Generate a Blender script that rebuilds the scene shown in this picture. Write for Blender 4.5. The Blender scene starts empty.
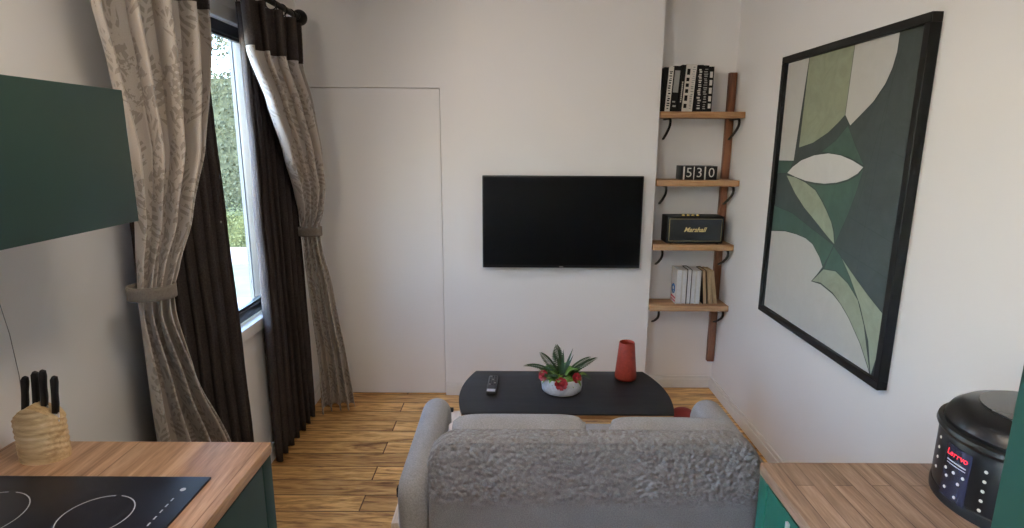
import bpy, bmesh, math, random
from mathutils import Vector, Matrix, noise
rnd = random.Random(7)
S = bpy.context.scene
COL = S.collection
PI = math.pi

# ------------------------------------------------------------------ materials
class NT:
    def __init__(s, name):
        s.m = bpy.data.materials.new(name); s.m.use_nodes = True
        s.t = s.m.node_tree; s.b = s.t.nodes['Principled BSDF']
    def n(s, typ, **kw):
        nd = s.t.nodes.new(typ)
        for k, v in kw.items():
            if k in nd.inputs.keys(): nd.inputs[k].default_value = v
            else: setattr(nd, k, v)
        return nd
    def l(s, a, b): s.t.links.new(a, b)
    def math(s, op, a, b=None, c=None):
        nd = s.t.nodes.new('ShaderNodeMath'); nd.operation = op
        for i, v in enumerate((a, b, c)):
            if v is None: continue
            if isinstance(v, (int, float)): nd.inputs[i].default_value = v
            else: s.l(v, nd.inputs[i])
        return nd.outputs[0]
    def ramp(s, fac, stops):
        nd = s.t.nodes.new('ShaderNodeValToRGB')
        e = nd.color_ramp.elements
        while len(e) < len(stops): e.new(0.5)
        for i, (p, c) in enumerate(stops):
            e[i].position = p; e[i].color = (*c, 1)
        s.l(fac, nd.inputs['Fac']); return nd.outputs['Color']
    def mix(s, fac, a, b, blend='MIX'):
        nd = s.t.nodes.new('ShaderNodeMix'); nd.data_type = 'RGBA'; nd.blend_type = blend
        for sock, v in ((nd.inputs[0], fac), (nd.inputs[6], a), (nd.inputs[7], b)):
            if isinstance(v, (int, float)): sock.default_value = v
            elif isinstance(v, tuple): sock.default_value = (*v, 1)
            else: s.l(v, sock)
        return nd.outputs[2]
    def coord(s, scale=(1, 1, 1), kind='Object', rot=(0, 0, 0)):
        tc = s.t.nodes.new('ShaderNodeTexCoord'); mp = s.t.nodes.new('ShaderNodeMapping')
        mp.inputs['Scale'].default_value = scale; mp.inputs['Rotation'].default_value = rot
        s.l(tc.outputs[kind], mp.inputs['Vector']); return mp.outputs[0]
    def geo(s, scale=(1, 1, 1)):
        g = s.t.nodes.new('ShaderNodeNewGeometry'); mp = s.t.nodes.new('ShaderNodeMapping')
        mp.inputs['Scale'].default_value = scale
        s.l(g.outputs['Position'], mp.inputs['Vector']); return mp.outputs[0]
    def noise(s, vec, scale, detail=3, rough=.5, dist=0):
        nd = s.n('ShaderNodeTexNoise'); nd.inputs['Scale'].default_value = scale
        nd.inputs['Detail'].default_value = detail; nd.inputs['Roughness'].default_value = rough
        nd.inputs['Distortion'].default_value = dist
        s.l(vec, nd.inputs['Vector']); return nd.outputs['Fac']
    def bump(s, h, strength=.3, dist=.01):
        nd = s.n('ShaderNodeBump'); nd.inputs['Strength'].default_value = strength
        nd.inputs['Distance'].default_value = dist
        s.l(h, nd.inputs['Height']); s.l(nd.outputs[0], s.b.inputs['Normal'])
    def color(s, c):
        if isinstance(c, tuple): s.b.inputs['Base Color'].default_value = (*c, 1)
        else: s.l(c, s.b.inputs['Base Color'])
    def set(s, **kw):
        for k, v in kw.items(): s.b.inputs[k.replace('_', ' ')].default_value = v

def plain(name, c, rough=.5, metal=0., var=.06, scale=30, bump=0., spec=.5):
    t = NT(name); v = t.coord()
    f = t.noise(v, scale, 3)
    lo = tuple(x * (1 - var) for x in c); hi = tuple(min(1, x * (1 + var)) for x in c)
    t.color(t.ramp(f, [(.3, lo), (.7, hi)]))
    t.set(Roughness=rough, Metallic=metal)
    t.b.inputs['Specular IOR Level'].default_value = spec
    if bump: t.bump(f, bump, .002)
    return t.m

def m_wall(name, c):
    t = NT(name); v = t.geo()
    f = t.noise(v, 2.0, 2)
    t.color(t.ramp(f, [(.3, tuple(x * .97 for x in c)), (.7, c)]))
    t.set(Roughness=.85); t.b.inputs['Specular IOR Level'].default_value = .2
    t.bump(t.noise(v, 220, 2), .12, .001); return t.m

def m_wood(name, dark, mid, light, axis=1, grain=1., rough=.45, stave=None, bumpv=.08, glob=False):
    """oak-like grain running along axis"""
    t = NT(name)
    sc = [14 * grain, 14 * grain, 14 * grain]; sc[axis] = 1.1 * grain
    mk = t.geo if glob else t.coord
    v = mk(tuple(sc)); w = mk(tuple(x * 6 for x in sc))
    f = t.noise(v, 1.6, 5, .6, 1.2); g = t.noise(w, 2.2, 3, .6)
    f2 = t.math('ADD', t.math('MULTIPLY', f, .7), t.math('MULTIPLY', g, .3))
    col = t.ramp(f2, [(.36, dark), (.5, mid), (.64, light)])
    if stave:
        u = mk()
        br = t.n('ShaderNodeTexBrick'); br.offset = .37
        rot = t.n('ShaderNodeMapping')
        if axis == 1: rot.inputs['Rotation'].default_value = (0, 0, PI / 2)
        t.l(u, rot.inputs['Vector']); t.l(rot.outputs[0], br.inputs['Vector'])
        br.inputs['Color1'].default_value = (.78, .76, .74, 1); br.inputs['Color2'].default_value = (1.15, 1.12, 1.1, 1)
        br.inputs['Mortar'].default_value = (.5, .45, .4, 1)
        br.inputs['Scale'].default_value = 1; br.inputs['Brick Width'].default_value = stave[0]
        br.inputs['Row Height'].default_value = stave[1]; br.inputs['Mortar Size'].default_value = stave[2]
        br.inputs['Bias'].default_value = 0
        col = t.mix(1., col, br.outputs['Color'], 'MULTIPLY')
    t.color(col); t.set(Roughness=rough); t.b.inputs['Specular IOR Level'].default_value = .3
    t.bump(f2, bumpv, .003); return t.m

def m_floor():
    t = NT('floor_oak'); v = t.geo()
    br = t.n('ShaderNodeTexBrick'); br.offset = .6; br.offset_frequency = 2
    sh = t.n('ShaderNodeMapping'); sh.inputs['Location'].default_value = (.69, .025, 0)
    t.l(v, sh.inputs['Vector']); t.l(sh.outputs[0], br.inputs['Vector'])
    br.inputs['Color1'].default_value = (.68, .62, .56, 1); br.inputs['Color2'].default_value = (1.2, 1.18, 1.1, 1)
    br.inputs['Mortar'].default_value = (.2, .15, .1, 1)
    for k, x in (('Scale', 1), ('Brick Width', 1.05), ('Row Height', .1234), ('Mortar Size', .0035), ('Mortar Smooth', .1), ('Bias', 0)):
        br.inputs[k].default_value = x
    a = t.geo((2.2, 17, 17)); b = t.geo((9, 110, 110))
    # shift the grain plank by plank so that it does not run through
    vm = t.n('ShaderNodeVectorMath', operation='ADD'); t.l(a, vm.inputs[0])
    ms = t.n('ShaderNodeVectorMath', operation='SCALE'); ms.inputs['Scale'].default_value = 13
    t.l(br.outputs['Color'], ms.inputs[0]); t.l(ms.outputs[0], vm.inputs[1])
    f = t.noise(vm.outputs[0], 1.3, 5, .6, 1.6); g = t.noise(b, 1.5, 3, .6)
    f2 = t.math('ADD', t.math('MULTIPLY', f, .72), t.math('MULTIPLY', g, .28))
    col = t.ramp(f2, [(.36, (.24, .105, .03)), (.48, (.60, .325, .11)), (.6, (.86, .53, .21))])
    t.color(t.mix(1., col, br.outputs['Color'], 'MULTIPLY'))
    t.set(Roughness=.42)
    h = t.math('ADD', t.math('MULTIPLY', f2, .25), t.math('MULTIPLY', br.outputs['Fac'], -1))
    t.bump(h, .25, .004); return t.m

def m_fabric(name, c1, c2, scale=700, bump=.35, extra=None, rough=.95, sheen=.15):
    t = NT(name); v = t.coord()
    f = t.noise(v, scale * .35, 3, .7); big = t.noise(v, 9, 2)
    ff = t.math('ADD', t.math('MULTIPLY', f, .75), t.math('MULTIPLY', big, .25))
    t.color(t.ramp(ff, [(.35, c1), (.65, c2)]))
    t.set(Roughness=rough); t.b.inputs['Specular IOR Level'].default_value = .15
    t.b.inputs['Sheen Weight'].default_value = sheen
    h = f
    if extra: h = extra(t, v, f)
    t.bump(h, bump, .011 if extra else .006); return t.m

def m_pattern():
    """satin curtain cloth woven with fern fronds; UV is metres along the cloth / up the cloth"""
    t = NT('frond_satin'); tc = t.n('ShaderNodeTexCoord')
    uv = tc.outputs['UV']
    wob = t.n('ShaderNodeTexNoise'); wob.inputs['Scale'].default_value = 4; wob.inputs['Detail'].default_value = 2
    t.l(uv, wob.inputs['Vector'])
    off = t.n('ShaderNodeVectorMath', operation='MULTIPLY_ADD')
    t.l(wob.outputs['Color'], off.inputs[0]); off.inputs[1].default_value = (.16, .16, 0); t.l(uv, off.inputs[2])
    sep = t.n('ShaderNodeSeparateXYZ'); t.l(off.outputs[0], sep.inputs[0])
    u, v = sep.outputs[0], sep.outputs[1]
    def frond(du, dv, wcell, hcell):
        uu = t.math('SUBTRACT', t.math('FRACT', t.math('ADD', t.math('DIVIDE', u, wcell), du)), .5)
        row = t.math('FRACT', t.math('ADD', t.math('DIVIDE', v, hcell), dv))
        au = t.math('ABSOLUTE', uu)
        ph = t.math('SUBTRACT', t.math('MULTIPLY', v, 31.), t.math('MULTIPLY', au, 4.2))
        st = t.math('SINE', t.math('MULTIPLY', ph, 2 * PI))
        wid = t.math('MULTIPLY', t.math('SINE', t.math('MULTIPLY', row, PI)), .40)
        inside = t.math('GREATER_THAN', t.math('SUBTRACT', wid, au), .0)
        leafm = t.math('MULTIPLY', t.math('GREATER_THAN', st, -.1), inside)
        rib = t.math('MULTIPLY', t.math('LESS_THAN', au, .03), inside)
        return t.math('MULTIPLY', leafm, t.math('SUBTRACT', 1., rib))
    a = frond(0, 0, .19, .42); b = frond(.5, .5, .13, .27)
    f = t.math('MAXIMUM', a, b)
    brk = t.noise(uv, 24, 3, .6)
    f = t.math('MULTIPLY', f, t.math('GREATER_THAN', brk, .46))
    fine = t.noise(uv, 500, 2)
    base = t.ramp(fine, [(.3, (.40, .345, .295)), (.7, (.53, .465, .405))])
    dark = t.ramp(fine, [(.3, (.175, .145, .117)), (.7, (.24, .20, .163))])
    t.color(t.mix(t.math('MULTIPLY', f, .62), base, dark))
    rg = t.math('ADD', .42, t.math('MULTIPLY', f, .3)); t.l(rg, t.b.inputs['Roughness'])
    t.b.inputs['Sheen Weight'].default_value = .25
    t.bump(t.math('ADD', fine, t.math('MULTIPLY', f, .8)), .12, .002); return t.m

def m_glass(name='window_glass'):
    t = NT(name); t.color((1, 1, 1)); t.set(Roughness=0.0, IOR=1.02)
    t.b.inputs['Transmission Weight'].default_value = 1; return t.m

def m_emit(name, c, s):
    t = NT(name); t.color(c); t.b.inputs['Emission Color'].default_value = (*c, 1)
    t.b.inputs['Emission Strength'].default_value = s; return t.m

def m_foliage(name, dark, light):
    t = NT(name); v = t.geo()
    f = t.noise(v, 6, 4, .6); t.color(t.ramp(f, [(.3, dark), (.7, light)]))
    t.set(Roughness=.7); t.b.inputs['Specular IOR Level'].default_value = .2; return t.m

WALL = m_wall('wall_paint', (.83, .805, .785))
WHITE = plain('white_satin_paint', (.76, .74, .71), .5, var=.02)
CEIL = m_wall('ceiling_paint', (.86, .84, .82))
FLOOR = m_floor()
GREEN = plain('green_cabinet_paint', (.0135, .040, .030), .45, var=.08, scale=6)
GREEN2 = plain('emerald_cabinet_paint', (.003, .070, .045), .45, var=.08, scale=6)
GREEN3 = plain('tall_cabinet_paint', (.007, .042, .030), .55, var=.08, scale=6)
CARC = plain('cabinet_board', (.05, .09, .07), .6)
OAKW = m_wood('worktop_oak', (.30, .165, .09), (.50, .295, .172), (.68, .435, .275), 1, 1., .4, (1.9, .31, .0016))
OAKR = m_wood('worktop_oak_staves', (.125, .073, .043), (.225, .138, .086), (.325, .215, .145), 1, 1.1, .45, (.42, .043, .0012))
SHELFW = m_wood('shelf_oak', (.20, .095, .04), (.33, .175, .08), (.44, .25, .125), 0, 1.2, .5)
BATTEN = m_wood('batten_walnut', (.085, .03, .014), (.16, .06, .028), (.22, .09, .045), 2, 1.2, .5)
PLY = m_wood('pale_plywood', (.55, .43, .31), (.66, .54, .42), (.74, .63, .52), 1, .8, .5)
EDGEW = m_wood('table_edge_oak', (.28, .14, .055), (.42, .22, .09), (.5, .3, .14), 0, 1., .5)
BLOCKW = m_wood('knife_block_birch', (.40, .24, .105), (.62, .42, .215), (.74, .55, .32), 0, .9, .5, None, .5)
BLACK = plain('black_plastic', (.006, .006, .0065), .4, var=.1, spec=.3)
BLACKM = plain('black_metal', (.006, .006, .006), .5, 0., .1, spec=.25)
SCREEN = plain('tv_screen', (.003, .003, .0032), .5, var=.02, spec=.06)
DARKFRAME = plain('dark_window_frame', (.018, .017, .017), .4)
FRAMEB = plain('picture_frame_black', (.006, .006, .006), .45, spec=.2)
HOB = plain('hob_glass', (.012, .013, .02), .38, var=.05, spec=.3)
MARK = plain('pale_print', (.55, .56, .58), .5, var=.02)
CHROME = plain('brushed_chrome', (.72, .72, .74), .4, .75)
BRASS = plain('brass_gold', (.62, .44, .14), .35, .7)
TABLE = m_wood('table_black_stain', (.010, .010, .0102), (.015, .015, .0155), (.021, .021, .0215), 0, 1.5, .5, None, .1)
RED = plain('terracotta_red_glaze', (.25, .028, .012), .5, var=.15, scale=60, spec=.3)
DRED = plain('dark_red_cloth', (.22, .018, .015), .7)
CERAM = plain('speckled_stone_bowl', (.62, .64, .66), .6, var=.12, scale=60, bump=.2)
SOIL = plain('potting_soil', (.03, .02, .014), .9, var=.4, scale=90, bump=.6)
LEAF = plain('leaf_green', (.13, .24, .035), .45, var=.35, scale=40)
LEAFD = plain('fern_dark_green', (.020, .062, .018), .5, var=.35, scale=40)
PETAL = plain('red_petals', (.27, .008, .016), .55, var=.35, scale=80)
BROWNC = m_fabric('brown_black_curtain', (.036, .028, .0255), (.066, .053, .047), 500, .2, sheen=0)
PATT = m_pattern()
TIE = m_fabric('taupe_tieback', (.16, .135, .11), (.23, .195, .16), 500, .2)
PAPER = plain('page_paper', (.66, .65, .64), .8, var=.08, scale=200)
KRAFT = plain('kraft_pages', (.44, .30, .165), .8, var=.1, scale=200)
INK = plain('ink_black', (.006, .006, .006), .7, spec=.2)
OFFW = plain('cover_white', (.62, .58, .52), .6)
GREYC = plain('cover_grey', (.28, .27, .25), .6)
BLUE = plain('print_blue', (.02, .10, .25), .6)
REDP = plain('print_red', (.5, .03, .05), .6)
RUBBER = plain('button_rubber', (.05, .05, .055), .6)
LED = m_emit('display_red', (.8, .02, .03), 1.1)
DISPLAY = plain('display_panel', (.012, .014, .03), .25)
DOT = plain('button_print', (.75, .72, .65), .5)
GLASS = m_glass()
PINK = m_fabric('pale_pink_cloth', (.62, .53, .50), (.72, .63, .60), 300, .2)

def boucle(t, v, f):
    vo = t.n('ShaderNodeTexVoronoi'); vo.feature = 'SMOOTH_F1'; vo.inputs['Smoothness'].default_value = .35; vo.inputs['Scale'].default_value = 66
    nz = t.n('ShaderNodeTexNoise'); nz.inputs['Scale'].default_value = 18; nz.inputs['Detail'].default_value = 2
    t.l(v, nz.inputs['Vector'])
    ad = t.n('ShaderNodeVectorMath', operation='MULTIPLY_ADD'); t.l(nz.outputs['Color'], ad.inputs[0])
    ad.inputs[1].default_value = (.012, .012, .012); t.l(v, ad.inputs[2]); t.l(ad.outputs[0], vo.inputs['Vector'])
    sp = t.n('ShaderNodeSeparateXYZ'); t.l(v, sp.inputs[0])
    mk = t.n('ShaderNodeMapRange'); mk.inputs[1].default_value = .52; mk.inputs[2].default_value = .57
    t.l(sp.outputs[2], mk.inputs[0])
    lump = t.math('MULTIPLY', t.math('SUBTRACT', 1., vo.outputs['Distance']), t.math('MULTIPLY', mk.outputs[0], 1.4))
    return t.math('ADD', lump, t.math('MULTIPLY', f, .4))
SOFA = m_fabric('grey_boucle', (.17, .153, .142), (.275, .25, .233), 700, 1., boucle)
SOFAP = m_fabric('grey_weave', (.23, .215, .205), (.355, .336, .324), 600, .4)

# ------------------------------------------------------------------ geometry helpers
class MB:
    def __init__(s): s.bm = bmesh.new(); s.mi = 0
    def _mark(s, fs):
        for f in fs: f.material_index = s.mi
        return s
    def box(s, x0, x1, y0, y1, z0, z1, M=None, bev=0, seg=2):
        b2 = bmesh.new(); bmesh.ops.create_cube(b2, size=1)
        for v in b2.verts:
            v.co = Vector(((x0 + x1) / 2 + v.co.x * (x1 - x0), (y0 + y1) / 2 + v.co.y * (y1 - y0), (z0 + z1) / 2 + v.co.z * (z1 - z0)))
        if bev: bmesh.ops.bevel(b2, geom=b2.edges[:], offset=bev, segments=seg, profile=.5, affect='EDGES')
        return s.merge(b2, M)
    def merge(s, b2, M=None):
        if M is not None: bmesh.ops.transform(b2, matrix=M, verts=b2.verts)
        mp = {}
        for v in b2.verts: mp[v] = s.bm.verts.new(v.co)
        for f in b2.faces:
            try: nf = s.bm.faces.new([mp[v] for v in f.verts]); nf.material_index = s.mi
            except ValueError: pass
        b2.free(); return s
    def prism(s, pts, axis, a, b, bev=0, seg=4, M=None):
        """extrude the outline pts (2D) along axis from a to b"""
        def p3(p, t):
            return {0: (t, p[0], p[1]), 1: (p[0], t, p[1]), 2: (p[0], p[1], t)}[axis]
        b2 = bmesh.new(); A = [b2.verts.new(p3(p, a)) for p in pts]; B = [b2.verts.new(p3(p, b)) for p in pts]
        n = len(pts); fa = b2.faces.new(A); fb = b2.faces.new(B[::-1])
        for i in range(n): b2.faces.new((A[i], B[i], B[(i + 1) % n], A[(i + 1) % n]))
        bmesh.ops.recalc_face_normals(b2, faces=b2.faces[:])
        if bev:
            ed = list({e for f in (fa, fb) for e in f.edges})
            bmesh.ops.bevel(b2, geom=ed, offset=bev, segments=seg, profile=.5, affect='EDGES', clamp_overlap=True)
        return s.merge(b2, M)
    def tube(s, path, r, n=10, caps=True):
        path = [Vector(p) for p in path]
        rs = r if isinstance(r, (list, tuple)) else [r] * len(path)
        rings = []; up = None
        for i, p in enumerate(path):
            d = (path[min(i + 1, len(path) - 1)] - path[max(i - 1, 0)]).normalized()
            if up is None:
                up = d.orthogonal().normalized()
            else:
                up = (up - d * up.dot(d)).normalized()
            w = d.cross(up)
            rings.append([s.bm.verts.new(p + (up * math.cos(2 * PI * k / n) + w * math.sin(2 * PI * k / n)) * rs[i]) for k in range(n)])
        for a, b in zip(rings, rings[1:]):
            for k in range(n):
                f = s.bm.faces.new((a[k], a[(k + 1) % n], b[(k + 1) % n], b[k])); f.material_index = s.mi
        if caps:
            for rg in (rings[0][::-1], rings[-1]):
                f = s.bm.faces.new(rg); f.material_index = s.mi
        return s
    def lathe(s, prof, c, n=40, M=None):
        b2 = bmesh.new(); rings = []
        for r, z in prof:
            if r < 1e-6: rings.append([b2.verts.new((c[0], c[1], c[2] + z))])
            else: rings.append([b2.verts.new((c[0] + r * math.cos(2 * PI * k / n), c[1] + r * math.sin(2 * PI * k / n), c[2] + z)) for k in range(n)])
        for a, b in zip(rings, rings[1:]):
            for k in range(n):
                q = [a[k % len(a)], a[(k + 1) % n % len(a)], b[(k + 1) % n % len(b)], b[k % len(b)]]
                u = []
                for x in q:
                    if x not in u: u.append(x)
                if len(u) > 2: b2.faces.new(u)
        bmesh.ops.recalc_face_normals(b2, faces=b2.faces[:])
        return s.merge(b2, M)
    def quad(s, *pts):
        f = s.bm.faces.new([s.bm.verts.new(p) for p in pts]); f.material_index = s.mi; return s
    def torus(s, c, R, r, axis=(0, 0, 1), n=24, k=8):
        ax = Vector(axis).normalized(); u = ax.orthogonal().normalized(); w = ax.cross(u)
        rings = []
        for i in range(n):
            a = 2 * PI * i / n; d = u * math.cos(a) + w * math.sin(a)
            rings.append([s.bm.verts.new(Vector(c) + d * (R + r * math.cos(2 * PI * j / k)) + ax * r * math.sin(2 * PI * j / k)) for j in range(k)])
        for i in range(n):
            a, b = rings[i], rings[(i + 1) % n]
            for j in range(k):
                f = s.bm.faces.new((a[j], b[j], b[(j + 1) % k], a[(j + 1) % k])); f.material_index = s.mi
        return s

def link(name, mb, mats, parent=None, smooth=30, loc=None, bevel=0, recalc=True):
    me = bpy.data.meshes.new(name)
    if recalc: bmesh.ops.recalc_face_normals(mb.bm, faces=mb.bm.faces[:])
    if loc is not None: bmesh.ops.translate(mb.bm, verts=mb.bm.verts[:], vec=-Vector(loc))
    mb.bm.to_mesh(me); mb.bm.free()
    for m in (mats if isinstance(mats, (list, tuple)) else [mats]): me.materials.append(m)
    o = bpy.data.objects.new(name, me); COL.objects.link(o)
    if loc is not None: o.location = loc
    if parent is not None: attach(o, parent)
    if bevel:
        b = o.modifiers.new('bevel', 'BEVEL'); b.width = bevel; b.segments = 2; b.limit_method = 'ANGLE'; b.angle_limit = .6
    if smooth:
        me.polygons.foreach_set('use_smooth', [True] * len(me.polygons))
        me.set_sharp_from_angle(angle=math.radians(smooth))
    return o

def wpos(o):
    v = Vector((0, 0, 0))
    while o is not None: v = v + Vector(o.location) ; o = o.parent if o.parent is None or True else None
    return v
ABS = {}
def attach(o, parent):
    """parent so that a mesh written in world coordinates stays where it is"""
    off = ABS.get(parent.name, Vector((0, 0, 0)))
    o.parent = parent; o.matrix_parent_inverse = Matrix.Translation(-off)

def tag(o, label, cat, group=None, kind=None):
    o['label'] = label; o['category'] = cat
    if group: o['group'] = group
    if kind: o['kind'] = kind
    return o
def thing(name, label, cat, loc, group=None):
    o = bpy.data.objects.new(name, None); COL.objects.link(o); o.location = loc
    o.empty_display_size = .05; ABS[o.name] = Vector(loc)
    return tag(o, label, cat, group)
def solo(name, mb, mats, label, cat, loc, group=None, **kw):
    return tag(link(name, mb, mats, loc=loc, **kw), label, cat, group)
def struct(name, mb, mats, parent=None, **kw):
    o = link(name, mb, mats, parent, **kw)
    if parent is None: o['kind'] = 'structure'
    return o
def rrect(x0, x1, z0, z1, r, n=8):
    rs = r if isinstance(r, (list, tuple)) else [r] * 4     # bl, br, tr, tl
    pts = []
    for (cx, cz, a0, q) in ((x0, z0, PI, rs[0]), (x1, z0, 1.5 * PI, rs[1]), (x1, z1, 0, rs[2]), (x0, z1, .5 * PI, rs[3])):
        sx = 1 if cx == x0 else -1; sz = 1 if cz == z0 else -1
        if q < 1e-6: pts.append((cx, cz)); continue
        for i in range(n + 1):
            a = a0 + .5 * PI * i / n
            pts.append((cx + sx * q + q * math.cos(a), cz + sz * q + q * math.sin(a)))
    return pts
def loft_pad(axis, a, b, x0, x1, z0, z1, radii, r, n=8, k=7):
    """rounded-rectangle slab with fully rounded rims: rings inset along a quarter circle at both ends"""
    bm = bmesh.new(); rings = []
    def p3(p, t): return {0: (t, p[0], p[1]), 1: (p[0], t, p[1]), 2: (p[0], p[1], t)}[axis]
    for side in (0, 1):
        for i in range(k + 1):
            th = .5 * PI * (i / k if side == 0 else 1 - i / k)
            d = r * (1 - math.sin(th)); t = a + r * (1 - math.cos(th)) if side == 0 else b - r * (1 - math.cos(th))
            pts = rrect(x0 + d, x1 - d, z0 + d, z1 - d, [max(q - d, .002) for q in radii], n)
            rings.append([bm.verts.new(p3(p, t)) for p in pts])
    m_ = len(rings[0])
    for A, B in zip(rings, rings[1:]):
        for i in range(m_): bm.faces.new((A[i], A[(i + 1) % m_], B[(i + 1) % m_], B[i]))
    bm.faces.new(rings[0]); bm.faces.new(rings[-1])
    mb = MB(); mb.bm.free(); mb.bm = bm; return mb
def text_mesh(body, size, M, name, mat, parent, depth=.0006, bold=0.):
    cu = bpy.data.curves.new(name, 'FONT'); cu.body = body; cu.size = size; cu.extrude = depth; cu.offset = bold
    cu.align_x = 'CENTER'; cu.align_y = 'CENTER'; cu.resolution_u = 3
    to = bpy.data.objects.new(name + '_src', cu); COL.objects.link(to)
    dg = bpy.context.evaluated_depsgraph_get()
    me = bpy.data.meshes.new_from_object(to.evaluated_get(dg))
    bpy.data.objects.remove(to); bpy.data.curves.remove(cu)
    me.transform(M); me.name = name; me.materials.clear(); me.materials.append(mat)
    o = bpy.data.objects.new(name, me); COL.objects.link(o)
    if parent: attach(o, parent)
    return o
# text facing the camera side (-Y): local x -> +X, local y -> +Z
FACE_Y = Matrix(((1, 0, 0, 0), (0, 0, -1, 0), (0, 1, 0, 0), (0, 0, 0, 1)))

# ------------------------------------------------------------------ the room
XL, XR, YB, YD, YA, YR, ZC = -1.263, 1.37, 3.51, 3.59, 3.70, -1.5, 2.5
CH0, CH1 = -.318, .867                          # chimney breast
struct('floor', MB().box(XL - .16, XR + .1, YR - .1, YA + .1, -.08, 0), FLOOR)
struct('ceiling', MB().box(XL - .16, XR + .1, YR - .1, YA + .1, ZC, ZC + .1), CEIL)
WY0, WY1, WZ0, WZ1 = 2.0, 2.955, .785, 2.16    # window opening
KY0, KY1, KZ0, KZ1 = -1.4, .15, .95, 2.2       # unseen kitchen window added behind the camera for more daylight
XO = XL - .115
w = MB()
w.box(XO, XL, YR - .1, KY0, 0, ZC).box(XO, XL, KY0, KY1, 0, KZ0).box(XO, XL, KY0, KY1, KZ1, ZC)
w.box(XO, XL, KY1, WY0, 0, ZC).box(XO, XL, WY0, WY1, 0, WZ0).box(XO, XL, WY0, WY1, WZ1, ZC).box(XO, XL, WY1, YA + .1, 0, ZC)
struct('wall_left', w, WALL, smooth=0)
struct('wall_right', MB().box(XR, XR + .1, YR - .1, YA + .1, 0, ZC), WALL)
struct('wall_rear', MB().box(XL, XR, YR - .1, YR, 0, ZC), WALL, smooth=0)
w = MB()
w.box(XL, CH0, YD, YA + .1, 0, ZC)              # behind the door
struct('wall_back_left', w, WALL, smooth=0)
w = MB()
w.box(XL, CH0, YD - .03, YD, 1.957, ZC).box(-.435, CH0, YD - .03, YD, 0, 1.957)
struct('wall_back_surround', w, WALL, smooth=0)
struct('wall_chimney', MB().box(CH0, CH1, YB, YA + .1, 0, ZC), WALL, smooth=0)
struct('wall_alcove', MB().box(CH1, XR, YA, YA + .1, 0, ZC), WALL, smooth=0)
d = struct('door_1', MB().box(XL + .004, -.4385, YD - .022, YD - .001, .006, 1.9535), WALL, bevel=.002)
def base(name, pts):
    m = MB()
    for (x0, x1, y0, y1) in pts:
        dx, dy = x1 - x0, y1 - y0
        m.box(x0, x1, y0, y1, 0, .062)
        if dx > dy: m.box(x0, x1, y0 + .005, y1, .062, .085) if True else None
        else:
            m.box(x0 + (.005 if x0 > 0 else 0), x1 - (.005 if x0 < 0 else 0), y0, y1, .062, .085)
    return struct(name, m, WHITE, bevel=.002)
base('baseboard_left', [(XL, XL + .016, 1.36, YD - .03)])
base('baseboard_right', [(XR - .016, XR, 1.30, YA)])
base('baseboard_back', [(CH0 - .005, CH1 + .014, YB - .015, YB), (-.432, CH0 - .005, YD - .045, YD - .03)])
base('baseboard_alcove', [(CH1 + .014, XR - .016, YA - .015, YA)])

# living room window
def window(name, y0, y1, z0, z1, split=None):
    xf0, xf1 = XL - .08, XL - .02
    m = MB(); t = .05
    m.box(xf0, xf1, y0, y1, z0, z0 + t).box(xf0, xf1, y0, y1, z1 - t, z1)
    m.box(xf0, xf1, y0, y0 + t, z0 + t, z1 - t).box(xf0, xf1, y1 - t, y1, z0 + t, z1 - t)
    if split: m.box(xf0, xf1, split - t / 2, split + t / 2, z0 + t, z1 - t)
    # inner beads
    b = .012
    o = struct(name, m, DARKFRAME, bevel=.004)
    m = MB(); xa, xb = xf0 + .012, xf0 + .03
    cells = [(y0 + t, (split - t / 2) if split else y1 - t)] + ([(split + t / 2, y1 - t)] if split else [])
    for a, c in cells:
        m.box(xb, xf1 - .008, a, c, z0 + t, z0 + t + b).box(xb, xf1 - .008, a, c, z1 - t - b, z1 - t)
        m.box(xb, xf1 - .008, a, a + b, z0 + t, z1 - t).box(xb, xf1 - .008, c - b, c, z0 + t, z1 - t)
    link('bead', m, DARKFRAME, o)
    m = MB(); m.box(xa, xa + .006, y0 + t - .004, y1 - t + .004, z0 + t - .004, z1 - t + .004)
    link('glass', m, GLASS, o, smooth=0)
    return o
window('window_1', WY0, WY1, WZ0 + .01, WZ1)
window('window_2_added', KY0, KY1, KZ0, KZ1, -.62)  # added out of view so daylight reaches the right wall
m = MB().box(XL - .02, XL + .03, WY0 - .02, WY1 + .012, WZ0 - .05, WZ0 + .005, bev=.004)
struct('trim_sill', m, WHITE)
m = MB().box(XL, XL + .012, WY0 - .05, WY1 + .06, WZ1, WZ1 + .06, bev=.003)
struct('trim_head', m, WHITE)
m = MB().box(XO, XL - .08, WY1 - .022, WY1 - .001, WZ0, WZ1)
m.box(XO + .02, XL - .10, WY1 - .028, WY1 - .022, WZ0, WZ1)
struct('trim_reveal', m, plain('outside_reveal_grey', (.06, .06, .06), .6))
# kitchen entrance behind the camera
d2 = struct('door_2', MB().box(-.35, .45, YR, YR + .035, .004, 2.0, bev=.003), WHITE)
link('door_handle', MB().tube([(.38, YR + .035, 1.0), (.38, YR + .08, 1.0), (.28, YR + .08, 1.0)], .009, 8), CHROME, d2)

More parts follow.
